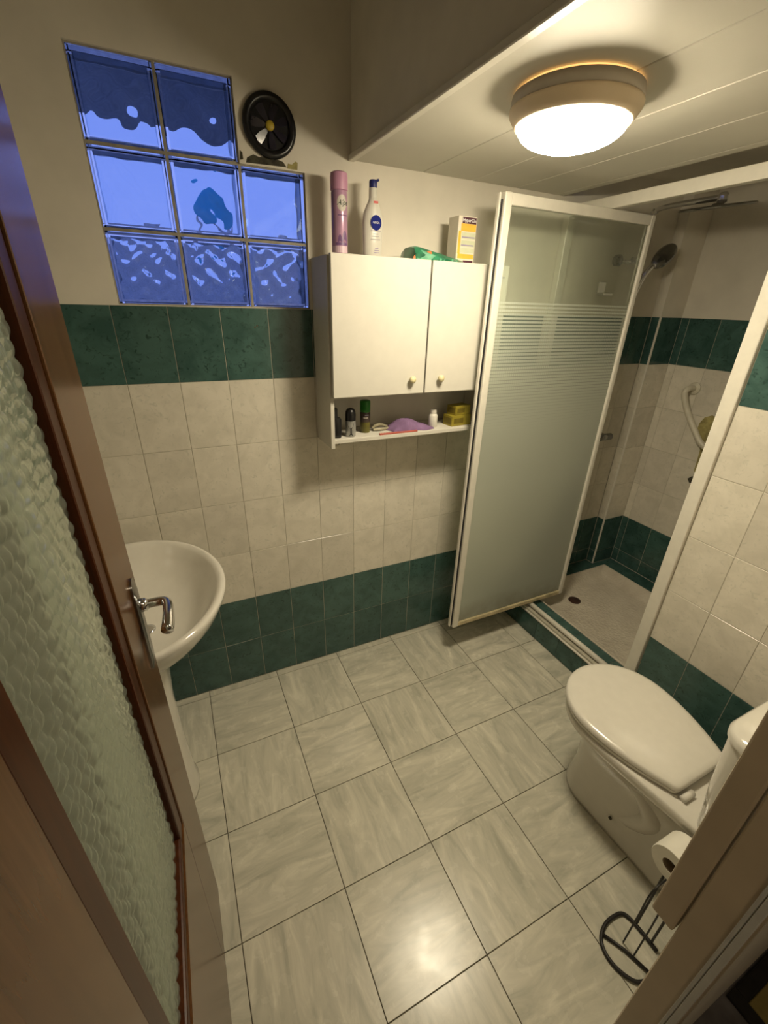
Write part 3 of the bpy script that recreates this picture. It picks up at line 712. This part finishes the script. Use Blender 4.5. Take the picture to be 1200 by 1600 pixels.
# white aluminium frame of the opening
sf = thing('trim_3', (XS, -.42, .1205), 'white aluminium frame around the shower opening', kind='structure')
box('wall_post', M['white_alu'], sf, XS+.002, XS+.040, -.034, -.001, zl+.001, 1.958, .002)
box('jamb_post', M['white_alu'], sf, XS-.012, XS+.040, YJ-.004, YJ+.040, zl+.001, 1.958, .004, 2)
box('head_rail', M['white_alu'], sf, XS+.002, XS+.034, YJ+.040, -.034, 1.919, 1.958, .003, 2)
ob('sill_lip', tube(bmesh.new(), [(XS-.001, YJ+.001, .1215), (XS-.001, -.001, .1215)], .0055, 10), M['white_alu'], sf, True)
ob('sill_rail', tube(bmesh.new(), [(XS+.027, YJ+.041, .1515), (XS+.027, -.035, .1515)], .0125, 14), M['white_alu'], sf, True)
# pivot door
DX0, DX1, DY, DZ0, DZ1 = 1.172, 1.892, -.228, .168, 1.918
sd = thing('shower_door', ((DX0+DX1)/2, DY, DZ0), 'open pivot shower door of half-frosted glass in white frame', 'shower door')
box('stile', M['white_alu'], sd, DX0, DX0+.030, DY-.014, DY+.012, DZ0, DZ1, .004, 2)
box('stile', M['white_alu'], sd, DX1-.022, DX1, DY-.012, DY+.012, DZ0, DZ1, .004, 2)
box('top_rail', M['white_alu'], sd, DX0+.030, DX1-.022, DY-.011, DY+.011, DZ1-.034, DZ1-.0005, .003, 2)
M['dirty_alu'] = plain('dirty_alu', (.52, .44, .27), .5, var=.35, vs=18)
box('bottom_rail', M['dirty_alu'], sd, DX0+.030, DX1-.022, DY-.011, DY+.011, DZ0+.0005, DZ0+.022, .003, 2)
box('seal', M['rubber'], sd, DX0-.006, DX0-.0002, DY-.004, DY+.004, DZ0+.01, DZ1-.02, .001)
box('edge_profile', M['white_alu'], sd, DX0-.014, DX0-.0065, DY-.002, DY+.012, DZ0+.004, DZ1-.002, .002)
box('pane', M['shower_glass'], sd, DX0+.028, DX1-.020, DY-.002, DY+.002, DZ0+.020, DZ1-.032, 0)
ob('pivot', lathe(bmesh.new(), [(.007, .1640), (.007, DZ0+.002)], (XS+.027, DY, 0), 12), M['black'], sd)
# shower column
CXs = 2.115
col = thing('shower_column', (CXs, -.01, 1.05), 'chrome shower column with rain head on the shower wall', 'shower')
ob('riser', tube(bmesh.new(), smooth_path([(CXs, -.045, 1.10), (CXs, -.045, 1.5), (CXs, -.045, 1.93), (CXs, -.060, 1.972), (CXs, -.10, 1.984), (CXs, -.22, 1.985), (CXs, -.335, 1.984)], 6), .0105, 12), M['chrome'], col, True)
ob('wall_bracket', tube(bmesh.new(), [(CXs, -.0005, 1.80), (CXs, -.045, 1.80)], .011, 12), M['chrome'], col, True)
ob('wall_bracket', tube(bmesh.new(), [(CXs, -.0005, 1.12), (CXs, -.045, 1.12)], .011, 12), M['chrome'], col, True)
bmr_ = lathe(bmesh.new(), [(.015, 1.962), (.02, 1.956), (.118, 1.953), (.123, 1.949), (.121, 1.945), (.01, 1.945)], (CXs-.03, -.335, 0), 40)
for v in bmr_.verts: v.co.z += .15*(v.co.x-CXs+.03)+.02*(v.co.y+.335)
rh = ob('rain_head', bmr_, M['dark_chrome'], col, angle=40)
ob('swivel_joint', lathe(bmesh.new(), [(.010, 1.962), (.016, 1.966), (.018, 1.975), (.016, 1.984), (.017, 1.990), (.012, 1.996)], (CXs-.012, -.335, 0), 18), M['chrome'], col, True)
ob('slider_knob', lathe(bmesh.new(), [(.006, -.040), (.022, -.044), (.023, -.062), (.018, -.066), (.003, -.067)], (CXs-.155, 0, 1.785), 20, 'y'), M['dark_chrome'], col, angle=50)
ob('slider_arm', tube(bmesh.new(), [(CXs-.155, -.042, 1.785), (CXs, -.045, 1.785)], .008, 10), M['chrome'], col, True)
hs = thing('hand_shower', (2.14, -.07, 1.55), 'chrome hand shower leaning in its holder beside the glass door', 'hand shower')
ob('handle', tube(bmesh.new(), smooth_path([(2.088, -.062, 1.58), (2.100, -.068, 1.66), (2.120, -.078, 1.735), (2.146, -.088, 1.775)], 5), .0115, 12), M['chrome'], hs, True)
bmh = bmesh.new(); cc = Vector((2.192, -.098, 1.812)); ax = Vector((.62, -.10, .60)).normalized(); nn = Vector((-.55, -.70, .25)).normalized(); nn = (nn-ax*nn.dot(ax)).normalized(); sd_ = ax.cross(nn)
rings = []
for rad, d in ((.30, .014), (.8, .013), (1, .004), (1, -.006), (.9, -.012), (.2, -.013)):
    rings.append([cc+nn*d+ax*(.064*rad*math.cos(2*math.pi*k/28))+sd_*(.036*rad*math.sin(2*math.pi*k/28)) for k in range(28)])
loft(bmh, rings); ob('spray_head', bmh, M['dark_chrome'], hs, angle=45)
ob('hose', tube(bmesh.new(), smooth_path([(2.088, -.062, 1.58), (2.080, -.070, 1.50), (2.060, -.085, 1.25), (2.080, -.08, 1.05), (2.115, -.06, 1.09)], 7), .0065, 8), M['chrome'], hs, True)
sdh = thing('soap_holder', (1.955, -.02, 1.64), 'small chrome soap holder on the shower wall', 'soap holder')
ob('wall_plate', bx(bmesh.new(), 1.930, 1.978, -.008, -.0005, 1.655, 1.705, .003), M['chrome'], sdh)
ob('tray', bx(bmesh.new(), 1.925, 1.983, -.050, -.0085, 1.648, 1.660, .003), M['chrome'], sdh)
mix_ = thing('shower_mixer', (2.19, -.03, .94), 'chrome shower tap low on the shower wall', 'tap')
ob('body', tube(bmesh.new(), [(2.10, -.040, .975), (2.225, -.040, .975)], .018, 14), M['dark_chrome'], mix_, True)
ob('wall_union', tube(bmesh.new(), [(2.13, -.0005, .975), (2.13, -.040, .975)], .012, 10), M['dark_chrome'], mix_, True)
ob('wall_union', tube(bmesh.new(), [(2.20, -.0005, .975), (2.20, -.040, .975)], .012, 10), M['dark_chrome'], mix_, True)
# grab bar on the end wall
gb = thing('grab_bar', (XR, -.33, .93), 'bent white grab bar on the shower end wall', 'grab bar')
for y, z in ((-.222, 1.245), (-.500, .965)):
    fl = ob('flange', lathe(bmesh.new(), [(.030, XR-.0008), (.030, XR-.007), (.018, XR-.012)], (0, y, z), 22, 'x'), M['old_plastic'], gb, angle=50)
    ob('screw', lathe(bmesh.new(), [(.004, XR-.0072), (.004, XR-.0085)], (0, y+.012, z+.020), 8, 'x'), M['dark_hole'], fl)
ob('bar', tube(bmesh.new(), smooth_path([(XR-.008, -.222, 1.245), (XR-.040, -.214, 1.242), (XR-.052, -.212, 1.215), (XR-.050, -.250, 1.140), (XR-.048, -.315, 1.055), (XR-.046, -.365, 1.000), (XR-.045, -.45, .968), (XR-.04, -.49, .965), (XR-.008, -.500, .965)], 6), .0145, 12), M['old_plastic'], gb, True)
def xblob(name, pts, m):
    bm = bmesh.new(); cy = sum(p[0] for p in pts)/len(pts); cz = sum(p[1] for p in pts)/len(pts)
    loft(bm, [[(XR+.002, y, z) for y, z in pts], [(XR-.0016, y, z) for y, z in pts], [(XR-.0026, y*.95+cy*.05, z*.95+cz*.05) for y, z in pts]]); return ob(name, bm, m, wall_sh)
xblob('glue_patch', [(-.300, 1.085), (-.315, 1.118), (-.345, 1.135), (-.385, 1.125), (-.43, 1.13), (-.44, 1.02), (-.40, .985), (-.345, .992), (-.320, 1.0), (-.322, 1.03), (-.298, 1.045)], M['stain'])
xblob('glue_patch', [(-.343, .985), (-.375, .990), (-.43, .98), (-.43, .83), (-.395, .82), (-.352, .845), (-.350, .90)], M['stain'])
xblob('glue_patch', [(-.335, .795), (-.352, .815), (-.38, .815), (-.385, .785), (-.350, .778)], M['dark_hole'])

# ------------------------------------------------------------------ toilet
TX = 1.300
toilet = thing('toilet', (TX, -1.2, 0), 'white close-coupled toilet with closed lid', 'toilet')
def egg(z, hw, yf, yb, e=2.6, yc=-1.08, n=48, ef=2.0, sh=0):
    out = []
    for k in range(n):
        a = 2*math.pi*k/n; ca, sa = math.cos(a), math.sin(a)
        if sa >= 0: x = hw*math.copysign(abs(ca)**(2/ef), ca); y = yc+(yf-yc)*abs(sa)**(2/ef)
        else: x = hw*math.copysign(abs(ca)**(2/e), ca); y = yc-(yc-yb)*abs(sa)**(2/e)
        out.append((TX+x, y, z))
    return out
def bowlring(z, hw, yf, yb, hb, n=28):
    pts = []; yc, rc = -1.03, .03
    for k in range(n+1):
        a = math.pi*k/n; pts.append((TX+hw*math.cos(a), yc+(yf-yc)*math.sin(a), z))
    side = [(-hw+(hw-hb)*(t*t*(3-2*t)), yc+(yb+rc-yc)*t) for t in [i/14 for i in range(1, 15)]]
    pts += [(TX+x, y, z) for x, y in side]
    pts += [(TX-hb+rc*(1-math.cos(b)), yb+rc-rc*math.sin(b), z) for b in [math.pi/2*i/4 for i in range(1, 5)]]
    pts += [(TX+hb-rc*(1-math.cos(b)), yb+rc-rc*math.sin(b), z) for b in [math.pi/2*i/4 for i in range(4, 0, -1)]]
    pts += [(TX-x, y, z) for x, y in side[::-1]]
    return pts
BR = [(0, .100, -.925, -1.345, .090), (.018, .101, -.924, -1.346, .091), (.045, .095, -.930, -1.345, .080), (.13, .090, -.938, -1.345, .066), (.21, .092, -.934, -1.36, .066), (.27, .104, -.918, -1.40, .078), (.315, .130, -.892, -1.44, .100), (.340, .152, -.870, -1.465, .120), (.350, .166, -.857, -1.472, .128), (.358, .172, -.852, -1.478, .132), (.386, .174, -.850, -1.484, .134), (.392, .169, -.855, -1.480, .130), (.393, .11, -.92, -1.42, .09)]
ob('bowl', loft(bmesh.new(), [bowlring(*r) for r in BR]), M['ceramic'], toilet, True)
def lidring(z, o, n=28):
    pts = []; yc, yf, yb, hw, hb, rc = -1.02, -.843+o, -1.277-o, .179+o, .118+o, .02
    for k in range(n+1):
        a = math.pi*k/n; pts.append((TX+hw*math.cos(a), yc+(yf-yc)*math.sin(a), z))
    side = [(-hw+(hw-hb)*t**1.9, yc+(yb+rc-yc)*t) for t in [i/14 for i in range(1, 15)]]
    pts += [(TX+x, y, z) for x, y in side]
    pts += [(TX-hb+rc*(1-math.cos(b)), yb+rc-rc*math.sin(b), z) for b in [math.pi/2*i/4 for i in range(1, 5)]]
    pts += [(TX+hb-rc*(1-math.cos(b)), yb+rc-rc*math.sin(b), z) for b in [math.pi/2*i/4 for i in range(4, 0, -1)]]
    pts += [(TX-x, y, z) for x, y in side[::-1]]
    return pts
ob('seat', loft(bmesh.new(), [lidring(.3935, -.012), lidring(.396, -.004), lidring(.406, -.003), lidring(.4095, -.009)]), M['seat_plastic'], toilet, angle=50)
ob('lid', loft(bmesh.new(), [lidring(.410, -.006), lidring(.4125, 0), lidring(.424, 0), lidring(.4295, -.005), lidring(.4325, -.018), lidring(.434, -.07)]), M['seat_plastic'], toilet, angle=60)
for s in (-1, 1): ob('hinge', tube(bmesh.new(), [(TX+s*.062, -1.290, .402), (TX+s*.105, -1.290, .402)], .0095, 12), M['seat_plastic'], toilet, True)
ob('trapway', tube(bmesh.new(), smooth_path([(TX-.062, -1.10, .275), (TX-.060, -1.19, .255), (TX-.052, -1.235, .19), (TX-.054, -1.20, .115), (TX-.062, -1.14, .075)], 6), .038, 14, True, [.5+.5*math.sin(math.pi*min(1, (i+3)/27)) for i in range(25)]), M['ceramic'], toilet, True)
ob('bolt_hole', lathe(bmesh.new(), [(.006, -.0945), (.005, -.0905)], (TX, -1.148, .072), 10, 'x'), M['dark_hole'], toilet)
def tankring(z, hx, yf, yb, r=.06, n=8):
    pts = []
    for cx, cy, a0, rr_ in ((TX+hx-r, yf-r, 0, r), (TX-hx+r, yf-r, 90, r), (TX-hx+.015, yb+.015, 180, .015), (TX+hx-.015, yb+.015, 270, .015)):
        for k in range(n+1):
            a = math.radians(a0+90*k/n); pts.append((cx+rr_*math.cos(a), cy+rr_*math.sin(a), z))
    return pts
ob('tank', loft(bmesh.new(), [tankring(.3935, .150, -1.342, -1.484), tankring(.40, .156, -1.335, -1.486), tankring(.56, .172, -1.322, -1.487), tankring(.725, .182, -1.314, -1.488)]), M['ceramic'], toilet, angle=50)
ob('tank_lid', loft(bmesh.new(), [tankring(.7255, .180, -1.316, -1.487), tankring(.728, .186, -1.310, -1.4885), tankring(.744, .187, -1.309, -1.4885), tankring(.754, .181, -1.316, -1.486), tankring(.761, .160, -1.336, -1.478), tankring(.764, .11, -1.37, -1.45, .035)]), M['ceramic'], toilet, angle=60)
ob('flush_button', lathe(bmesh.new(), [(.024, .7635), (.024, .768), (.020, .770), (.002, .770)], (TX, -1.41, 0), 24), M['chrome'], toilet, angle=50)

# ------------------------------------------------------------------ toilet paper stand
st = thing('paper_stand', (1.02, -1.385, 0), 'black iron toilet paper stand on the floor beside the toilet', 'paper stand')
loop = smooth_path([(1.080, -1.425, .006), (1.078, -1.37, .006), (1.068, -1.331, .006), (1.035, -1.322, .006), (.995, -1.325, .006), (.960, -1.342, .006), (.946, -1.370, .006), (.950, -1.405, .006), (.972, -1.440, .006), (1.003, -1.452, .006)], 5)
ob('base_loop', tube(bmesh.new(), loop, .0052, 8), M['black_iron'], st, True)
ob('cross_bar', tube(bmesh.new(), [(.972, -1.335, .006), (1.000, -1.385, .006), (1.022, -1.447, .006)], .0045, 8), M['black_iron'], st, True)
ups = [(1.079, -1.361), (1.012, -1.372), (1.016, -1.403), (1.080, -1.406)]
for x, y in ups: ob('upright', tube(bmesh.new(), smooth_path([(x, y, .004), (x, y, .15), (x, y, .272), (1.10+(x-1.05)*.3, y, .284)], 5), .0022 if x < 1.05 else .0032, 6), M['black_iron'], st, True)
ob('arm', tube(bmesh.new(), smooth_path([(1.095, -1.361, .283), (1.095, -1.400, .280), (1.140, -1.390, .281), (1.150, -1.370, .30), (1.150, -1.366, .335), (1.142, -1.366, .349), (1.065, -1.366, .349)], 5), .0035, 8), M['black_iron'], st, True)
roll = thing('toilet_roll', (1.095, -1.366, .30), 'white toilet paper roll hung on the black stand', 'toilet roll')
RC = (0, -1.366, .335)
ob('paper', lathe(bmesh.new(), [(.0195, 1.062), (.0475, 1.062), (.049, 1.064), (.049, 1.138), (.0475, 1.140), (.0195, 1.140), (.0195, 1.062)], RC, 36, 'x', cap=False), M['paper'], roll, angle=40)
ob('core', lathe(bmesh.new(), [(.0194, 1.063), (.0194, 1.139), (.0182, 1.139), (.0182, 1.063), (.0194, 1.063)], RC, 28, 'x', cap=False), M['card'], roll, angle=40)

# ------------------------------------------------------------------ washbasin
sink = thing('washbasin', (-.10, -.41, 0), 'white oval washbasin on a pedestal behind the wooden door', 'washbasin')
SC = -.405
def bring(z, xf, hy, xb=XL+.001, xc=-.075, e=2.0, eb=3.4, n=56):
    out = []
    for k in range(n):
        a = 2*math.pi*k/n; ca, sa = math.cos(a), math.sin(a)
        if ca >= 0: x = xc+(xf-xc)*abs(ca)**(2/e); y = SC+hy*math.copysign(abs(sa)**(2/e), sa)
        else: x = xc-(xc-xb)*abs(ca)**(2/eb); y = SC+hy*math.copysign(abs(sa)**(2/eb), sa)
        out.append((x, y, z))
    return out
ob('bowl', loft(bmesh.new(), [bring(.655, .0, .10, -.25), bring(.675, .045, .15, -.275), bring(.71, .085, .20, -.29), bring(.76, .130, .255), bring(.80, .158, .288), bring(.835, .174, .303), bring(.848, .176, .305), bring(.853, .170, .299), bring(.852, .160, .289, -.290), bring(.843, .150, .279, -.200), bring(.815, .135, .262, -.195), bring(.77, .105, .225, -.185), bring(.735, .065, .170, -.165), bring(.718, .020, .100, -.14), bring(.713, -.03, .035, -.105)]), M['ceramic'], sink, True)
def ped(z, r, x=-.112, e=1.25): return [(x+r*math.cos(2*math.pi*k/32), SC+r*e*math.sin(2*math.pi*k/32), z) for k in range(32)]
ob('pedestal', loft(bmesh.new(), [ped(0, .094), ped(.02, .096), ped(.05, .088), ped(.25, .080), ped(.45, .080), ped(.58, .090), ped(.645, .105), ped(.662, .115)]), M['ceramic'], sink, True)
ob('drain_ring', lathe(bmesh.new(), [(.022, .7132), (.022, .7155), (.014, .716), (.003, .7145)], (-.055, SC, 0), 20), M['chrome'], sink, True)

tap = thing('basin_tap', (-.245, SC, .852), 'chrome mixer tap on the washbasin ledge', 'tap')
ob('body', lathe(bmesh.new(), [(.026, .8525), (.024, .860), (.020, .900), (.022, .925), (.016, .935)], (-.245, SC, 0), 22), M['chrome'], tap, angle=50)
ob('spout', tube(bmesh.new(), smooth_path([(-.232, SC, .892), (-.19, SC, .905), (-.145, SC, .895), (-.135, SC, .880)], 5), .0115, 12), M['chrome'], tap, True)
ob('lever', tube(bmesh.new(), [(-.248, SC, .936), (-.235, SC, .948), (-.165, SC, .962)], .007, 10), M['chrome'], tap, True)

# ------------------------------------------------------------------ wooden door, open into the room
FX = .006                       # face towards the camera
dr = thing('door_1', (-.012, YD+.01, 0), 'open varnished wooden door with hammered glass panel', kind='structure')
YE, YH = -.780, -1.484
ya, yb_ = -.962, -1.336         # opening between the stiles
BT = .035
zg0, zg1, zdt = .645, 1.93, 2.04
box('stile', M['wood'], dr, FX-BT, FX, ya, YE, .008, zdt, .003, 2)
box('stile', M['wood'], dr, FX-BT, FX, YH, yb_, .008, zdt, .003, 2)
box('bottom_rail', M['wood'], dr, FX-BT, FX, yb_, ya, .008, zg0, .001)
box('top_rail', M['wood'], dr, FX-BT, FX, yb_, ya, zg1, zdt, .001)
bw = .040
def beadbox(y0, y1, z0, z1, nm='bead'): box(nm, M['bead'], dr, FX-.026, FX-.003, y0, y1, z0, z1, .004, 2)
beadbox(ya-bw, ya-.0003, zg0+.0003, zg1-.0003); beadbox(yb_+.0003, yb_+.040, zg0+.0003, zg1-.0003)
beadbox(yb_+.0403, ya-bw-.0003, zg0+.0003, zg0+.024); beadbox(yb_+.0403, ya-bw-.0003, zg1-.024, zg1-.0003)
# hammered pane: relief of elongated cells on the room side
def hammered():
    bm = bmesh.new(); y0, y1, z0, z1 = yb_+.034, ya-bw+.006, zg0+.015, zg1-.015
    ny, nz = 170, 640; rows = []
    cw, chh = .0155, .0170
    for j in range(nz+1):
        row = []
        for i in range(ny+1):
            y = y0+(y1-y0)*i/ny; z = z0+(z1-z0)*j/nz
            best = 9; 
            r0 = math.floor(z/chh)
            for rr0 in (r0-1, r0, r0+1):
                off = .5*(rr0 % 2); q0 = math.floor(y/cw-off)
                for qq in (q0, q0+1):
                    jx = .22*math.sin(rr0*12.9+qq*78.2); jz = .18*math.sin(rr0*39.3+qq*11.1)
                    dy = (y/cw-(qq+off+jx)); dz = (z/chh-(rr0+.5+jz)); best = min(best, dy*dy+dz*dz*.9)
            h = .0046*max(0, 1-best*2.4)
            row.append(bm.verts.new((FX-.0165+h, y, z)))
        rows.append(row)
    for j in range(nz):
        for i in range(ny): bm.faces.new((rows[j][i], rows[j][i+1], rows[j+1][i+1], rows[j+1][i]))
    brd = rows[0]+[r[-1] for r in rows[1:]]+rows[-1][-2::-1]+[r[0] for r in rows[-2:0:-1]]
    bk = [bm.verts.new((FX-.0205, v.co.y, v.co.z)) for v in brd]; n = len(brd)
    for i in range(n): bm.faces.new((brd[i], bk[i], bk[(i+1) % n], brd[(i+1) % n]))
    bm.faces.new(bk); return bm
ob('pane', hammered(), M['door_glass'], dr, True)
HY, HZ = -.838, 1.093
hd = ob('handle_plate', loft(bmesh.new(), [[(x, HY+dy*s, 1.050+dz*s) for dy, dz in [(.019*math.cos(a), (.083 if math.sin(a) >= 0 else -.083)+.016*math.sin(a)) for a in [2*math.pi*k/24 for k in range(24)]]] for x, s in ((FX+.0002, 1), (FX+.004, 1), (FX+.007, .84))]), M['dark_chrome'], dr, angle=40)
ob('spindle', lathe(bmesh.new(), [(.013, FX+.006), (.012, FX+.016), (.009, FX+.020)], (0, HY, HZ), 18, 'x'), M['chrome'], hd, True)
def lever():
    path = smooth_path([(FX+.016, HY, HZ), (FX+.034, HY, HZ), (FX+.046, HY-.003, HZ), (FX+.051, HY-.014, HZ-.001), (FX+.051, HY-.045, HZ-.004), (FX+.048, HY-.076, HZ-.010)], 6)
    bm = tube(bmesh.new(), path, .0085, 14, True, [1+.2*min(1, max(0, (HY-.01-p.y)/.06)) for p in path])
    return bm
ob('lever', lever(), M['chrome'], hd, True, label='chrome lever handle')

# ------------------------------------------------------------------ door frame at the right and the hall
fr = thing('door_2', (XJ+.03, YD, 0), 'painted door frame at the right of the doorway', kind='structure')
box('jamb', M['jamb'], fr, XJ, XJ+.0595, YO+.001, YD-.0005, 0.0005, 2.058, .002)
box('stop_strip', M['jamb'], fr, XJ-.001, XJ+.030, YD+.0025, YD+.037, .712, 2.058, .003, 2)
box('edge_seal', M['pale_seal'], fr, XJ-.004, XJ-.0002, YO+.001, YO+.010, .02, 2.058, .001)
box('edge_seal', M['pale_seal'], fr, XJ-.003, XJ-.0002, YO+.0108, YO+.016, .02, 2.058, .001)
ob('screw_hole', lathe(bmesh.new(), [(.004, XJ-.0004), (.003, XJ+.001)], (0, -1.517, 1.02), 10, 'x'), M['dark_hole'], fr)
ob('floor_hall', bx(bmesh.new(), -1.2, 2.7, -2.9, YO, -.05, -.001), M['hall_floor'], kind='structure', label='dark hall floor outside the doorway')
ob('wall_hall', bx(bmesh.new(), -1.2, 2.7, -2.95, -2.9, 0, 2.7), M['hall_wall'], kind='structure', label='hall wall behind the viewpoint')
ob('wall_hall_left', bx(bmesh.new(), -1.25, -1.2, -2.9, YO, 0, 2.7), M['hall_wall'], kind='structure', label='hall end wall')
ob('wall_hall_right', bx(bmesh.new(), 2.7, 2.75, -2.9, YO, 0, 2.7), M['hall_wall'], kind='structure', label='far hall end wall')
ob('wall_hall_side', bx(bmesh.new(), -1.2, XL-T, YO, YD, 0, 2.7), M['hall_wall'], kind='structure', label='hall wall beside the bathroom')
ob('ceiling_hall', bx(bmesh.new(), -1.25, 2.75, -2.95, YO, 2.7, 2.8), M['hall_wall'], kind='structure', label='hall ceiling')
mat_ = thing('door_mat', (1.55, -1.85, 0), 'olive mat with dark border on the hall floor', 'mat')
box('pad', M['mat_olive'], mat_, 1.20, 1.90, -2.05, -1.588, 0.0005, .010, .002)
for a in ((1.165, 1.199, -2.09, -1.556), (1.901, 1.935, -2.09, -1.556), (1.1995, 1.9005, -1.587, -1.556), (1.1995, 1.9005, -2.09, -2.051)):
    box('border', M['mat_dark'], mat_, *a, 0.0005, .012, .002)
hl = thing('hall_fill_lamp', (.25, -2.3, 2.7), 'added round fill lamp on the unseen hall ceiling', 'ceiling lamp')  # unseen lamp, added to lift the shadows and brighten the jamb
ob('lamp_base', lathe(bmesh.new(), [(.13, 2.6995), (.13, 2.67), (.12, 2.665)], (.25, -2.3, 0), 32), M['lamp_base'], hl, angle=40)
ob('diffuser', lathe(bmesh.new(), [(.12, 2.664), (.115, 2.64), (.08, 2.615), (.01, 2.605)], (.25, -2.3, 0), 32), glow_mat('hall_fill_glow', (1, .82, .55), 46.0), hl, True)
